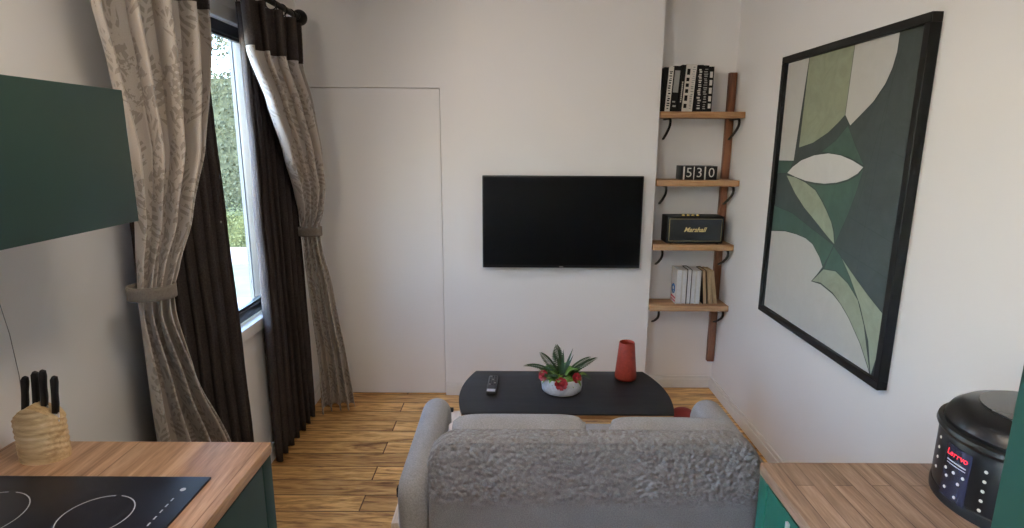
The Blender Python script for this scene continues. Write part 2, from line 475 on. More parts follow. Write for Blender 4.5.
# ------------------------------------------------------------------ outside
GZ = -.12
def m_ground(name, a, b, scale):
    t = NT(name); v = t.geo(); f = t.noise(v, scale, 4, .6)
    t.color(t.ramp(f, [(.3, a), (.7, b)])); t.set(Roughness=.9); t.bump(f, .3, .01); return t.m
struct('patio', MB().box(-6.2, XO, -3, 6.35, GZ - .05, GZ), m_ground('pale_paving', (.085, .068, .053), (.11, .088, .07), 3))
struct('ground', MB().box(-30, 8, 6.35, 40, GZ - .1, GZ - .03).box(-30, -6.2, -12, 6.35, GZ - .1, GZ - .03).box(-6.2, 12, -14, -3, GZ - .1, GZ - .03), m_ground('lawn_green', (.035, .04, .014), (.055, .06, .022), 5))
struct('path', MB().box(-12, 2, 8.3, 9.55, GZ - .03, GZ - .005), m_ground('gravel_path', (.08, .065, .052), (.105, .086, .07), 20))
def leaves(mb, pos, size, n3=None):
    for p, nr in pos:
        nn = (nr + Vector((rnd.gauss(0, .5), rnd.gauss(0, .5), rnd.gauss(0, .5)))).normalized()
        u = nn.orthogonal().normalized(); w_ = nn.cross(u); a = rnd.random() * PI
        d = u * math.cos(a) + w_ * math.sin(a); e = nn.cross(d); s_ = size * rnd.uniform(.6, 1.3)
        mb.quad(p - d * s_, p + e * s_ * .55, p + d * s_, p - e * s_ * .55)
def hedge(x0, x1, y0, y1, z1, n, size, mat, label):
    loc = ((x0 + x1) / 2, (y0 + y1) / 2, GZ); m = MB()
    m.box(x0 + .08, x1 - .08, y0 + .08, y1 - .08, GZ - .05, z1 - .08)
    pos = []
    for _ in range(n):
        fy = rnd.random()
        x = rnd.uniform(x0, x1); z = rnd.uniform(GZ, z1); y = rnd.uniform(y0, y1)
        if x1 - x0 < y1 - y0:
            if fy < .7: pos.append((Vector((x1 + rnd.gauss(0, .04), y, z)), Vector((1, 0, 0))))
            else: pos.append((Vector((x, y, z1 + rnd.gauss(0, .05))), Vector((0, 0, 1))))
        else:
            if fy < .7: pos.append((Vector((x, y0 + rnd.gauss(0, .04), z)), Vector((0, -1, 0))))
            else: pos.append((Vector((x, y, z1 + rnd.gauss(0, .05))), Vector((0, 0, 1))))
    leaves(m, pos, size)
    return solo('hedge', m, mat, label, 'hedge', loc, smooth=0, recalc=False)
HED = m_foliage('hedge_foliage', (.012, .014, .005), (.028, .030, .012))
HEDL = m_foliage('low_hedge_foliage', (.022, .025, .006), (.044, .047, .012))
hedge(-10, -.5, 9.6, 10.3, .47, 12000, .022, HEDL, 'low clipped box hedge at the far edge of the gravel path')
hedge(-12, 0, 11.2, 12.2, 2.85, 26000, .036, HED, 'tall green hedge rising behind the low clipped hedge')
def tree(x, y, h, r, label, seed):
    m = MB(); rr = random.Random(seed)
    root = thing('garden_tree', label, 'tree', (x, y, GZ), 'trees beyond the hedge')
    link('trunk', MB().tube([(x, y, GZ - .05), (x + .1, y, h * .4), (x, y + .1, h * .75)], [.2, .15, .06]), plain('bark', (.06, .045, .03), .9), root)
    pos = []
    for k in range(9):
        a = rr.uniform(0, 2 * PI); c = Vector((x + r * .6 * math.cos(a), y + r * .6 * math.sin(a), h * rr.uniform(.76, .98)))
        q = r * rr.uniform(.4, .65)
        for _ in range(420):
            v = Vector((rr.gauss(0, 1), rr.gauss(0, 1), rr.gauss(0, 1))).normalized()
            pos.append((c + v * q * rr.uniform(.6, 1.05), v))
    leaves(m, pos, .075)
    link('crown', m, m_foliage('tree_foliage', (.018, .021, .011), (.042, .044, .024)), root, smooth=0, recalc=False)
tree(-9.8, 18.5, 6.0, 2.3, 'leafy garden tree standing behind the tall hedge, nearer the window post', 3)
tree(-5.0, 19.5, 6.2, 1.6, 'smaller leafy tree behind the tall hedge beside the bright gap of sky', 5)

# ------------------------------------------------------------------ curtains
def interp(keys, z):
    """keys: list of (z, a, b...) sorted downward"""
    if z >= keys[0][0]: return keys[0][1:]
    for k0, k1 in zip(keys, keys[1:]):
        if z >= k1[0]:
            f = (k0[0] - z) / (k0[0] - k1[0]); f = f * f * (3 - 2 * f) * .35 + f * .65
            return tuple(a + (b - a) * f for a, b in zip(k0[1:], k1[1:]))
    return keys[-1][1:]
def curtain_mesh(keys, ztop, zbot, nple, cloth_w, nu=150, nz=90, seed=0, sharp=0., thick=.0025):
    """keys: z, ax, ay, bx, by, amp, bulge   A->B line with pleats standing off it"""
    rr = random.Random(seed); ph = [rr.uniform(-.5, .5) for _ in range(nple + 2)]; am = [rr.uniform(.6, 1.25) for _ in range(nple + 2)]
    bm = bmesh.new(); uvl = bm.loops.layers.uv.new('UVMap'); grid = []; arcs = []
    for j in range(nz + 1):
        z = ztop + (zbot - ztop) * j / nz
        ax, ay, bx, by, amp, bulge = interp(keys, z)
        A = Vector((ax, ay, z)); B = Vector((bx, by, z)); d = B - A; nrm = Vector((d.y, -d.x, 0)).normalized()
        row = []
        for i in range(nu + 1):
            s = i / nu; q = s * nple; k = int(min(q, nple - 1e-6))
            a0 = am[k] + (am[k + 1] - am[k]) * (q - k)
            p0 = (ph[k] + (ph[k + 1] - ph[k]) * (q - k)) * .7
            wv = math.sin(2 * PI * q + p0 + .35 * math.sin(2.1 * z + k))
            wv = math.copysign(abs(wv) ** (1 - sharp), wv)
            lag = .28 * math.cos(2 * PI * q + p0) / max(nple, 1)
            off = amp * a0 * wv + bulge * math.sin(PI * s)
            p = A + d * min(max(s + lag * (amp > .01), -.02), 1.02) + nrm * off
            p += Vector((noise.noise(p * 3 + Vector((seed, 0, 0))) * .006, noise.noise(p * 3 + Vector((0, seed, 5))) * .006, 0))
            row.append(bm.verts.new(p))
        grid.append(row)
        ac = [0.]
        for p, q in zip(row, row[1:]): ac.append(ac[-1] + (q.co - p.co).length)
        arcs.append([x - ac[-1] / 2 for x in ac])
    for j in range(nz):
        for i in range(nu):
            f = bm.faces.new((grid[j][i], grid[j][i + 1], grid[j + 1][i + 1], grid[j + 1][i]))
            z0 = ztop + (zbot - ztop) * j / nz; z1 = ztop + (zbot - ztop) * (j + 1) / nz
            for lp, (jj, uu, vv) in zip(f.loops, ((j, i, z0), (j, i + 1, z0), (j + 1, i + 1, z1), (j + 1, i, z1))):
                lp[uvl].uv = (arcs[jj][uu], vv)
    return bm
def curtain(name, bm, mats, parent, bandz=None, thick=.003):
    me = bpy.data.meshes.new(name)
    if bandz is not None:
        for f in bm.faces:
            if f.calc_center_median().z > bandz: f.material_index = 1
    bm.to_mesh(me); bm.free()
    for m_ in mats: me.materials.append(m_)
    o = bpy.data.objects.new(name, me); COL.objects.link(o)
    me.polygons.foreach_set('use_smooth', [True] * len(me.polygons))
    sd = o.modifiers.new('cloth', 'SOLIDIFY'); sd.thickness = thick; sd.offset = 0
    if parent: attach(o, parent)
    return o
RODX, RODZ = -1.145, 2.29
def rings(parent, ys, x=RODX):
    for y in ys:
        link('curtain_ring', MB().torus((x, y, RODZ - .012), .026, .003, (0, 1, .12), 20, 6), BLACKM, parent)
        link('ring_hook', MB().tube([(x, y, RODZ - .038), (x + .003, y, RODZ - .058)], .0025, 6), CHROME, parent)
# tied-back patterned curtain by the far corner
t = thing('patterned_curtain', 'taupe fern-patterned curtain tied back beside the back wall corner', 'curtain', (-1.12, 3.2, 0))
KR = [(2.24, -1.115, 2.50, -1.12, 3.17, .030, 0), (2.02, -1.105, 2.50, -1.105, 3.11, .034, 0), (1.82, -1.10, 2.646, -1.09, 3.215, .036, 0),
      (1.58, -1.11, 2.83, -1.07, 3.265, .036, .01), (1.40, -1.125, 2.975, -1.065, 3.27, .036, .012), (1.275, -1.15, 3.09, -1.07, 3.245, .033, .0),
      (1.165, -1.178, 3.175, -1.085, 3.20, .030, 0), (1.10, -1.175, 3.18, -1.085, 3.205, .030, 0), (.80, -1.175, 3.21, -1.05, 3.25, .034, -.01), (.40, -1.17, 3.26, -1.015, 3.31, .052, -.02),
      (.015, -1.17, 3.28, -.985, 3.34, .060, -.03)]
curtain('cloth', curtain_mesh(KR, 2.24, .015, 4, 1.3, seed=2), [PATT], t)
def heading(keys, z0, z1, nple, seed, parent):
    """dark heading band sewn over the top of the cloth"""
    o = curtain('heading_band', curtain_mesh(keys, z1, z0, nple, 1.3, nz=12, seed=seed), [BROWNC], parent, thick=.009)
    return o
heading(KR, 2.035, 2.245, 4, 2, t)
rings(t, [2.52, 2.65, 2.78, 2.91, 3.04, 3.15])
def tieband(c, rx, ry, z, h, mat, parent, tilt=0, hook=None):
    bm = bmesh.new(); n = 40; g = []
    for j in range(5):
        zz = z - h / 2 + h * j / 4
        g.append([bm.verts.new((c[0] + rx * math.cos(2 * PI * k / n), c[1] + ry * math.sin(2 * PI * k / n), zz + tilt * math.sin(2 * PI * k / n))) for k in range(n)])
    for a, b in zip(g, g[1:]):
        for k in range(n): bm.faces.new((a[k], a[(k + 1) % n], b[(k + 1) % n], b[k]))
    o = curtain('tieback', bm, [mat], parent, thick=.007)
    if hook: link('tieback_hook', MB().tube([hook, (c[0] - rx * .9, hook[1], z), (c[0] - rx * .9, c[1], z)], .006, 8), BLACKM, parent)
    return o
tieband((-1.132, 3.19), .062, .052, 1.150, .048, TIE, t, 0, (XL + .002, 3.30, 1.15))
# tied-back patterned curtain beside the kitchen counter
t = thing('patterned_curtain', 'taupe fern-patterned curtain tied back behind the worktop with the hob', 'curtain', (-1.09, 1.7, 0))
KL = [(2.24, -1.12, 1.575, -1.115, 2.20, .040, 0), (2.0, -1.12, 1.60, -1.09, 2.15, .042, 0), (1.86, -1.12, 1.645, -1.08, 2.10, .043, 0), (1.62, -1.12, 1.695, -1.07, 2.02, .043, 0),
      (1.40, -1.115, 1.685, -1.06, 1.885, .038, -.01), (1.26, -1.115, 1.665, -1.05, 1.765, .030, -.012), (1.19, -1.11, 1.645, -1.05, 1.72, .028, -.01), (1.12, -1.115, 1.65, -1.05, 1.72, .028, -.01),
      (.88, -1.11, 1.655, -1.05, 1.80, .040, 0), (.53, -1.11, 1.65, -1.04, 1.96, .048, 0), (.015, -1.11, 1.65, -1.03, 2.12, .042, 0)]
curtain('cloth', curtain_mesh(KL, 2.24, .015, 4, 1.3, seed=5), [PATT], t)
heading(KL, 2.10, 2.245, 4, 5, t)
rings(t, [1.62, 1.76, 1.9, 2.02, 2.14, 2.24])
tieband((-1.083, 1.675), .060, .066, 1.203, .040, TIE, t, -.003)
# dark inner curtains hanging straight
for nm, y0, y1, z0, sd, lab in (('a', 2.68, 3.19, .02, 11, 'straight blackish brown curtain hanging to the floor between window and corner'),
                                ('b', 1.79, 2.37, .02, 12, 'straight blackish brown curtain hanging behind the tied curtain near the worktop')):
    t = thing('dark_curtain', lab, 'curtain', (-1.19, (y0 + y1) / 2, 0))
    K = [(2.24, -1.207, y0, -1.207, y1, .020, 0), (1.2, -1.207, y0, -1.207, y1 + .02, .024, 0), (.02, -1.207, y0, -1.205, y1 + .07, .026, 0)]
    curtain('cloth', curtain_mesh(K, 2.24, z0, 7, 1.5, nu=180, nz=50, seed=sd), [BROWNC], t)
    n = 6
    for i in range(n): link('curtain_ring', MB().torus((-1.207, y0 + .05 + (y1 - y0 - .1) * i / (n - 1), 2.255), .018, .0025, (0, 1, 0), 16, 6), BLACKM, t)
t = thing('curtain_rod', 'black curtain rod with round ball end above the window', 'curtain rod', (RODX, 2.4, RODZ))
link('pole', MB().tube([(RODX, 1.50, RODZ), (RODX, 3.27, RODZ)], .0145, 16), BLACKM, t)
prof = [(0, -.041)] + [(.041 * math.cos(a), .041 * math.sin(a)) for a in [(-.5 + i / 12) * PI for i in range(1, 12)]] + [(0, .041)]
for y in (3.285, 1.475):
    f = MB().lathe(prof, (RODX, y, RODZ), 24); 
    f.tube([(RODX, y - .045 if y > 2 else y + .045, RODZ), (RODX, y, RODZ)], [.018, .02], 16)
    link('finial', f, BLACKM, t)
for y in (2.36, 3.215):
    link('bracket', MB().tube([(XL + .001, y, RODZ - .02), (RODX, y, RODZ - .02)], .008, 10).box(XL + .0005, XL + .006, y - .02, y + .02, RODZ - .05, RODZ + .02), BLACKM, t)
link('inner_pole', MB().tube([(-1.207, 1.55, 2.262), (-1.207, 3.33, 2.262)], .007, 12), BLACKM, t)

# ------------------------------------------------------------------ kitchen, hob side
t = thing('base_cabinet', 'dark green base cabinet under the oak worktop holding the hob', 'cabinet', (-.94, .7, 0))
CX0, CX1, CY0, CY1 = XL + .004, -.635, .1, 1.330
link('carcass', MB().box(CX0, CX1, CY0, CY1 - .02, .1, .868).box(CX0, CX1 - .05, CY0, CY1 - .05, 0, .1), CARC, t)
link('end_panel', MB().box(CX0, -.612, CY1 - .045, CY1, 0, .868, bev=.0015), GREEN, t)
for a, b in ((.1, .66), (.664, 1.283)):
    dd = link('door', MB().box(CX1, -.614, a, b, .104, .862, bev=.002), GREEN, t)
    link('handle', MB().tube([(-.616, a + .06, .78), (-.59, a + .06, .78), (-.59, a + .06, .64), (-.616, a + .06, .64)], .005, 8), CHROME, dd)
solo('worktop', MB().box(XL + .003, -.609, .1, 1.332, .87, .90, bev=.002), OAKW, 'smooth oak worktop with the black hob set into it', 'worktop', (-.94, .7, .87))
t = thing('hob', 'black glass induction hob with ring marks set in the worktop', 'hob', (-.93, .9, .9))
link('glass_plate', MB().box(-1.19, -.676, .66, 1.168, .9002, .906, bev=.0015), HOB, t)
def arc(c, r, a0, a1, wd, z, n=48):
    m = MB()
    for i in range(n):
        p = [a0 + (a1 - a0) * (i + e) / n for e in (0, 1)]
        q = [(c[0] + (r + o) * math.cos(x), c[1] + (r + o) * math.sin(x), z) for x, o in ((p[0], 0), (p[1], 0), (p[1], wd), (p[0], wd))]
        m.quad(*q)
    return m
for c, r in (((-.838, 1.028), .066), ((-1.075, 1.02), .085), ((-.84, .80), .085), ((-1.075, .79), .066)):
    link('ring_mark', arc(c, r, PI * .52, PI * 2.46, .0022, .9064), MARK, t)
link('control_mark', MB().lathe([(0, 0), (.006, 0), (.006, .0004), (0, .0004)], (-.712, 1.118, .9062), 16), MARK, t)
for y in (1.082, 1.062, 1.043, 1.022, 1.002, .98, .96): link('control_mark', MB().box(-.716, -.713, y - .005, y + .005, .9062, .9065), MARK, t)

# knife block with carved wavy layers
bc = Vector((-1.122, 1.258, .9))
bm = bmesh.new(); n = 56; nz = 30; g = []
for j in range(nz + 1):
    zz = j / nz; row = []
    for k in range(n):
        a = 2 * PI * k / n; rx, ry = .056, .040
        ca, sa = math.cos(a), math.sin(a)
        topz = .108 + .022 * math.sin(1.2 + ca * 2.2) - .012 * sa
        z = topz * zz
        wv = .0013 * math.sin(z * 430 + 1.6 * math.sin(a * 2 + 1) + 1.2 * math.sin(a * 3)) * min(1, 6 * zz)
        row.append(bm.verts.new((bc.x + (rx + wv) * ca, bc.y + (ry + wv) * sa, bc.z + z)))
    g.append(row)
for a, b in zip(g, g[1:]):
    for k in range(n): bm.faces.new((a[k], a[(k + 1) % n], b[(k + 1) % n], b[k]))
prev = g[-1]
for q in (.72, .4, .12):
    row = []
    for k in range(n):
        v = g[-1][k].co; c = Vector((bc.x, bc.y, 0)); xy = Vector((v.x, v.y, 0)) - c
        rx = xy.x * q
        topz = .108 + .022 * math.sin(1.2 + (rx / .056) * 2.2) - .012 * (xy.y * q / .040) + .012 * (1 - q)
        row.append(bm.verts.new((c.x + rx, c.y + xy.y * q, bc.z + topz + .003 * math.sin(rx * 260))))
    for k in range(n): bm.faces.new((prev[k], prev[(k + 1) % n], row[(k + 1) % n], row[k]))
    prev = row
bm.faces.new(prev); bm.faces.new(g[0][::-1])
mb = MB(); mb.bm.free(); mb.bm = bm
solo('knife_block', mb, BLOCKW, 'oval pale wood knife block with wavy grain on the worktop', 'knife block', bc, smooth=50)
KN = [((-1.147, 1.252, 1.018), (-1.133, 1.252, 1.101), 'outermost at the wall end of the row'), ((-1.124, 1.258, 1.026), (-1.113, 1.258, 1.111), 'second along from the wall end'),
      ((-1.101, 1.255, 1.028), (-1.092, 1.255, 1.116), 'tallest one of the four'), ((-1.074, 1.250, 1.012), (-1.063, 1.250, 1.103), 'standing apart from the other three')]
for b, tp, lb in KN:
    b, tp = Vector(b), Vector(tp); d = (tp - b).normalized()
    t = thing('kitchen_knife', 'black handled kitchen knife in the wood block, ' + lb, 'knife', b, 'knives in the block')
    k = Matrix.Translation(b) @ Vector((0, 0, 1)).rotation_difference(d).to_matrix().to_4x4()
    L = (tp - b).length
    pts = [(-.006, 0), (.006, 0), (.0075, L * .25), (.0062, L * .55), (.0075, L * .85), (.0055, L), (-.003, L * 1.02), (-.0075, L * .92), (-.006, L * .5)]
    link('handle', MB().prism(pts, 1, -.006, .006, .003, 3, k @ Matrix.Translation((0, 0, .006))), BLACK, t, smooth=50)
    link('blade', MB().box(-.008, .008, -.0012, .0012, -.03, .008, k), CHROME, t)
solo('wall_cable', MB().tube([(XL + .004, 1.30, 1.52), (XL + .004, 1.355, 1.29), (XL + .004, 1.372, 1.17), (XL + .004, 1.377, 1.06), (XL + .004, 1.37, .85)], .0009, 6), plain('grey_cable', (.25, .235, .22), .5),
     'thin grey cable running down the wall behind the knife block', 'cable', (XL + .004, 1.377, .85))
# wall cabinet
t = thing('wall_cabinet', 'dark green wall cabinet mounted above the hob worktop', 'cabinet', (-1.08, .8, 1.458))
link('body', MB().box(XL + .002, -.922, .25, 1.374, 1.460, 1.758, bev=.001), GREEN, t)
for a, b in ((.25, .70), (.704, 1.377)): link('door', MB().box(-.92, -.90, a, b, 1.457, 1.760, bev=.0015), GREEN, t)

# ------------------------------------------------------------------ kitchen, cooker side
t = thing('base_cabinet', 'emerald green base cabinet with chrome bar handles beside the sofa', 'cabinet', (.98, .9, 0))
link('carcass', MB().box(.622, XR - .004, .74, 1.23, .1, .868).box(.69, XR - .02, .74, 1.2, 0, .1), CARC, t)
link('end_panel', MB().box(.600, XR - .004, 1.21, 1.248, 0, .868, bev=.0015), GREEN2, t)
for a, b, hy in ((.74, 1.05, 1.032), (1.054, 1.208, 1.070)):
    dd = link('door', MB().box(.602, .622, a, b, .104, .862, bev=.002), GREEN2, t)
    link('handle', MB().box(.580, .586, hy - .006, hy + .006, .73, .868, bev=.002).box(.584, .604, hy - .005, hy + .005, .84, .85).box(.584, .604, hy - .005, hy + .005, .745, .755), CHROME, dd)
solo('worktop', MB().box(.598, XR - .003, .74, 1.25, .87, .90, bev=.002), OAKR, 'oak stave worktop carrying the black electric cooker', 'worktop', (.98, 1, .87))
t = thing('tall_cabinet', 'tall green cabinet standing in front of the electric cooker', 'cabinet', (1., .3, 0))
link('body', MB().box(.70, XR - .004, -.1, .718, 0, 2.2), CARC, t)
for a, b in ((0.1, 1.0), (1.004, 2.2)): link('door', MB().box(.68, .70, -.1, .72, a, b, bev=.0015), GREEN3, t)

# electric pressure cooker
cc = Vector((1.08, 1.085, .9)); R = .158
t = thing('electric_cooker', 'black electric pressure cooker with red display on the stave worktop', 'cooker', cc)
GLB = plain('cooker_black', (.005, .005, .0055), .3, var=.1, spec=.35)
link('body', MB().lathe([(0, .004), (R * .93, .004), (R * .97, .012), (R, .03), (R, .148), (R - .003, .154), (0, .154)], cc, 64), GLB, t)
link('foot_ring', MB().lathe([(R * .9, .0), (R * 1.01, .0), (R * 1.015, .012), (R * 1.005, .022), (R * .99, .024)], cc, 64), BLACK, t)
link('rim', MB().lathe([(R - .004, .150), (R + .004, .151), (R + .007, .158), (R + .005, .166), (R - .004, .169)], cc, 64), BLACK, t)
ld = link('lid', MB().lathe([(R - .006, .164), (R - .005, .176), (R - .014, .192), (R - .034, .207), (R - .06, .214), (R - .064, .212), (0, .216)], cc, 64), GLB, t)
link('lid_inlay', MB().lathe([(R - .062, .2145), (R - .06, .218), (0, .222)], cc, 48), plain('lid_gloss', (.06, .06, .062), .18), ld)
link('lid_knob', MB().lathe([(.0, .216), (.024, .218), (.02, .236), (.026, .245), (.02, .251), (0, .252)], cc + Vector((.045, -.01, 0)), 24), CHROME, ld)
def cylpatch(a0, a1, z0, z1, r, n=14):
    m = MB()
    for i in range(n):
        p, q = a0 + (a1 - a0) * i / n, a0 + (a1 - a0) * (i + 1) / n
        P = [(cc.x + r_ * math.cos(x), cc.y + r_ * math.sin(x), z) for x, z, r_ in ((p, z0, r), (q, z0, r), (q, z1, r), (p, z1, r))]
        m.quad(*P)
    return m
DG = math.radians
PA, PB = 171., 194.
pn = link('control_panel', cylpatch(DG(PA), DG(PB), .918, 1.036, R + .0012), DISPLAY, t, recalc=False)
def on_cyl(a, z): return Matrix.Translation((cc.x + (R + .002) * math.cos(a), cc.y + (R + .002) * math.sin(a), z)) @ Matrix.Rotation(a + PI / 2, 4, 'Z') @ FACE_Y
sh = Matrix.Identity(4); sh[0][1] = .15
for i, chh in enumerate('Lerrvo'):
    text_mesh(chh, .019, on_cyl(DG(PA + 3.5 + 3.1 * i), 1.018) @ sh, 'display_character', LED, pn, .0002)
link('display_line', cylpatch(DG(PA + 3), DG(PB - 3), 1.0, 1.003, R + .002), MARK, pn, recalc=False)
link('display_line', cylpatch(DG(PA + 3), DG(PB - 3), .994, .996, R + .002), MARK, pn, recalc=False)
def dots(name, lst, par):
    for a, z in lst:
        link(name, MB().lathe([(0, 0), (.0036, 0), (.003, .0012), (0, .0012)], (0, 0, 0), 10, on_cyl(DG(a), z)), DOT, par)
dots('panel_button', [(PA + 3, .980), (PA + 11, .980), (PA + 19, .980), (PA + 5, .964), (PA + 16, .962), (PA + 5, .938), (PA + 15, .93)], pn)
dots('side_button', [(204, 1.018 - .021 * i) for i in range(5)], t)
dots('side_button', [(161, 1.03 - .023 * i) for i in range(4)], t)

# ------------------------------------------------------------------ sofa
t = thing('sofa', 'grey boucle two seat sofa seen from behind', 'sofa', (.27, 2., 0))
link('backrest', loft_pad(1, 1.60, 1.705, -.262, .782, .34, .754, [.04, .04, .10, .10], .034), SOFA, t, smooth=60)
pl = [(p[0], 1.6075, p[1]) for p in rrect(-.252, .772, .40, .744, [.03, .03, .09, .09])][18:]
link('piping', MB().tube(pl, .0018, 8), SOFA, t, smooth=60)
for x0, x1 in ((-.372, -.258), (.774, .888)):
    link('armrest', loft_pad(0, x0, x1, 1.64, 2.345, .362, .588, [.05, .05, .12, .09], (x1 - x0) / 2 - .002), SOFAP, t, smooth=60)
link('seat_cushion', MB().box(-.255, .765, 1.71, 2.30, .362, .462, bev=.03, seg=4), SOFAP, t, smooth=60)
link('base_board', MB().prism([(-.412, 1.75), (.895, 1.75), (.895, 2.335), (.05, 2.335), (.05, 2.60), (-.412, 2.60)], 2, .325, .360, .002, 2), PLY, t)
link('under_frame', MB().box(-.36, .86, 1.80, 2.34, .25, .325), BLACKM, t)
for x in (-.36, .85):
    for y in (1.84, 2.3): link('leg', MB().tube([(x, y, .33), (x, y, .0)], [.024, .016], 14), BLACKM, t)
for x, y in ((-.3, 2.6), (-.412, 1.95)):
    link('corner_bracket', MB().box(x - .018, x + .018, y - .018, y + .012, .335, .372, bev=.003), BLACKM, t)

def pillow(w_, h_, th, M, n=22, e=5):
    bm = bmesh.new(); g = {}
    for sd in (1, -1):
        for i in range(n + 1):
            for j in range(n + 1):
                u, v = -1 + 2 * i / n, -1 + 2 * j / n
                edge = i in (0, n) or j in (0, n)
                if edge and sd == -1: g[sd, i, j] = g[1, i, j]; continue
                q = (max(0, 1 - abs(u) ** e) * max(0, 1 - abs(v) ** e)) ** .5
                # round the outline a little
                s_ = 1 - .03 * (abs(u) * abs(v)) ** 3
                g[sd, i, j] = bm.verts.new(M @ Vector((u * w_ / 2 * s_, sd * q * th / 2, v * h_ / 2 * s_)))
        for i in range(n):
            for j in range(n):
                f = [g[sd, i, j], g[sd, i + 1, j], g[sd, i + 1, j + 1], g[sd, i, j + 1]]
                bm.faces.new(f if sd == -1 else f[::-1])
    mb = MB(); mb.bm.free(); mb.bm = bm; return mb
def cush(M, w_, h_, th, lab, mat=SOFAP, name='sofa_cushion', e=6):
    loc = M.translation.copy()
    return solo(name, pillow(w_, h_, th, M, e=e), mat, lab, 'cushion', loc, 'loose sofa cushions', smooth=80)
RX = lambda a: Matrix.Rotation(a, 4, 'X')
RY = lambda a: Matrix.Rotation(a, 4, 'Y')
RZ = lambda a: Matrix.Rotation(a, 4, 'Z')
cush(Matrix.Translation((.028, 1.86, .583)) @ RX(.16), .475, .235, .15, 'grey loose back cushion on the sofa half under the planter', e=8)
cush(Matrix.Translation((.553, 1.85, .580)) @ RX(.16) @ RY(.015), .435, .235, .15, 'grey loose back cushion on the sofa nearest the alcove shelves', e=7)
cush(Matrix.Translation((-.176, 2.0, .546)) @ RX(.3) @ RZ(.25), .12, .16, .07, 'small pale pink cushion tucked beside the sofa armrest', PINK, 'scatter_cushion', 4)

# ------------------------------------------------------------------ coffee table and what stands on it
t = thing('coffee_table', 'low black topped coffee table with curved ends behind the sofa', 'table', (.25, 2.7, 0))
def table_outline(g=0):
    cx = .262
    yb, yf = 2.955 - g, 2.45 + g
    def half(q): return .455 + .217 * q - .182 * q * q      # q 0 at the back edge, 1 at the front
    N = 20
    right = [(cx + half(i / N) - g, yb + (yf - yb) * i / N) for i in range(N + 1)]
    left = [(cx - half(i / N) + g, yb + (yf - yb) * i / N) for i in range(N, -1, -1)]
    return right + left
link('top_panel', MB().prism(table_outline(), 2, .412, .420, .0015, 2), TABLE, t)
link('top_edge', MB().prism(table_outline(.002), 2, .392, .4118, .001, 2), EDGEW, t)
for x in (-.1, .61):
    link('leg_panel', MB().box(x - .02, x + .02, 2.66, 2.90, 0, .392, bev=.003), BLACKM, t)
link('cross_rail', MB().box(-.08, .59, 2.77, 2.79, .30, .36), BLACKM, t)
# remote
t = thing('remote_control', 'black television remote lying on the black coffee table', 'remote', (-.097, 2.745, .42))
M = Matrix.Translation((-.097, 2.745, .42)) @ RZ(-.04)
link('case', MB().box(-.024, .024, -.10, .10, .0005, .021, M, .006, 3), plain('remote_grey', (.03, .03, .032), .35), t)
for r_ in range(6):
    for c_ in range(3):
        m = MB().box(-.016 + c_ * .0125, -.0085 + c_ * .0125, .078 - r_ * .02, .088 - r_ * .02, .020, .0235, M, .001)
        link('button', m, RUBBER if (r_ * 2 + c_) % 5 else GREYC, t)
link('front_lip', MB().box(-.021, .021, -.099, -.072, .0195, .0222, M, .001), CHROME, t)
# vase
vc = Vector((.605, 2.86, .42))
solo('vase', MB().lathe([(0, 0), (.048, 0), (.056, .008), (.057, .02), (.040, .2), (.0385, .204), (.036, .2), (.036, .19), (.05, .02), (0, .016)], vc, 40), RED,
     'tapered terracotta red vase on the black coffee table', 'vase', vc, smooth=50)
# planter
pc = Vector((.255, 2.725, .42))
t = thing('planter', 'round pale stone planter of ferns and red flowers on the table', 'planter', pc)
link('bowl', MB().lathe([(0, 0), (.094, 0), (.1, .006), (.103, .03), (.102, .074), (.1, .077), (.093, .076), (.092, .06), (0, .058)], pc, 48), CERAM, t, smooth=50)
link('soil', MB().lathe([(.092, .062), (.05, .07), (0, .074)], pc, 24), SOIL, t)
def blade(mb, p0, az, ln, wd, rise, droop, n=7):
    d = Vector((math.cos(az), math.sin(az), 0)); sde = Vector((-d.y, d.x, 0)); pr = None
    for i in range(n + 1):
        s_ = i / n; c = p0 + d * ln * (s_ * .75) + Vector((0, 0, rise * s_ - droop * s_ * s_))
        wv = wd * math.sin(PI * min(1, .1 + .9 * s_) ** .8) * (1 if i < n else 0.05)
        cur = [mb.bm.verts.new(c - sde * wv + Vector((0, 0, .25 * wv))), mb.bm.verts.new(c - Vector((0, 0, .1 * wv))), mb.bm.verts.new(c + sde * wv + Vector((0, 0, .25 * wv)))]
        if pr:
            for k in (0, 1): mb.bm.faces.new((pr[k], cur[k], cur[k + 1], pr[k + 1]))
        pr = cur
def frond(mb, p0, az, ln, rise, droop, n=15):
    d = Vector((math.cos(az), math.sin(az), 0)); sde = Vector((-d.y, d.x, 0)); path = []
    for i in range(n + 1):
        s_ = i / n; c = p0 + d * ln * s_ + Vector((0, 0, rise * s_ - droop * s_ * s_)); path.append(c)
        if i > 1:
            l_ = .036 * math.sin(PI * (.15 + .8 * s_)) ** .8
            for sg in (1, -1):
                e = (sde * sg + d * .5).normalized() * l_; w_ = d * .010
                up = Vector((0, 0, .3 * l_))
                mb.quad(c - w_, c + e * .5 - w_ * 1.2 + up * .5, c + e + up * .4, c + e * .5 + w_ * 1.2 + up * .5)
    mb.tube(path, .0015, 5)
fr = [(PI * .97, .165, .12, .075), (PI * .78, .11, .12, .03), (PI * .60, .06, .14, .02), (.10, .15, .11, .02), (.35, .13, .11, .03), (-.25, .12, .06, .06), (PI * 1.25, .1, .08, .05), (PI * .55, .10, .15, .03)]
for az, ln, rs, dr in fr:
    m = MB(); frond(m, pc + Vector((.02 * math.cos(az), .02 * math.sin(az), .07)), az, ln, rs, dr); link('fern_frond', m, LEAFD, t, smooth=0, recalc=False)
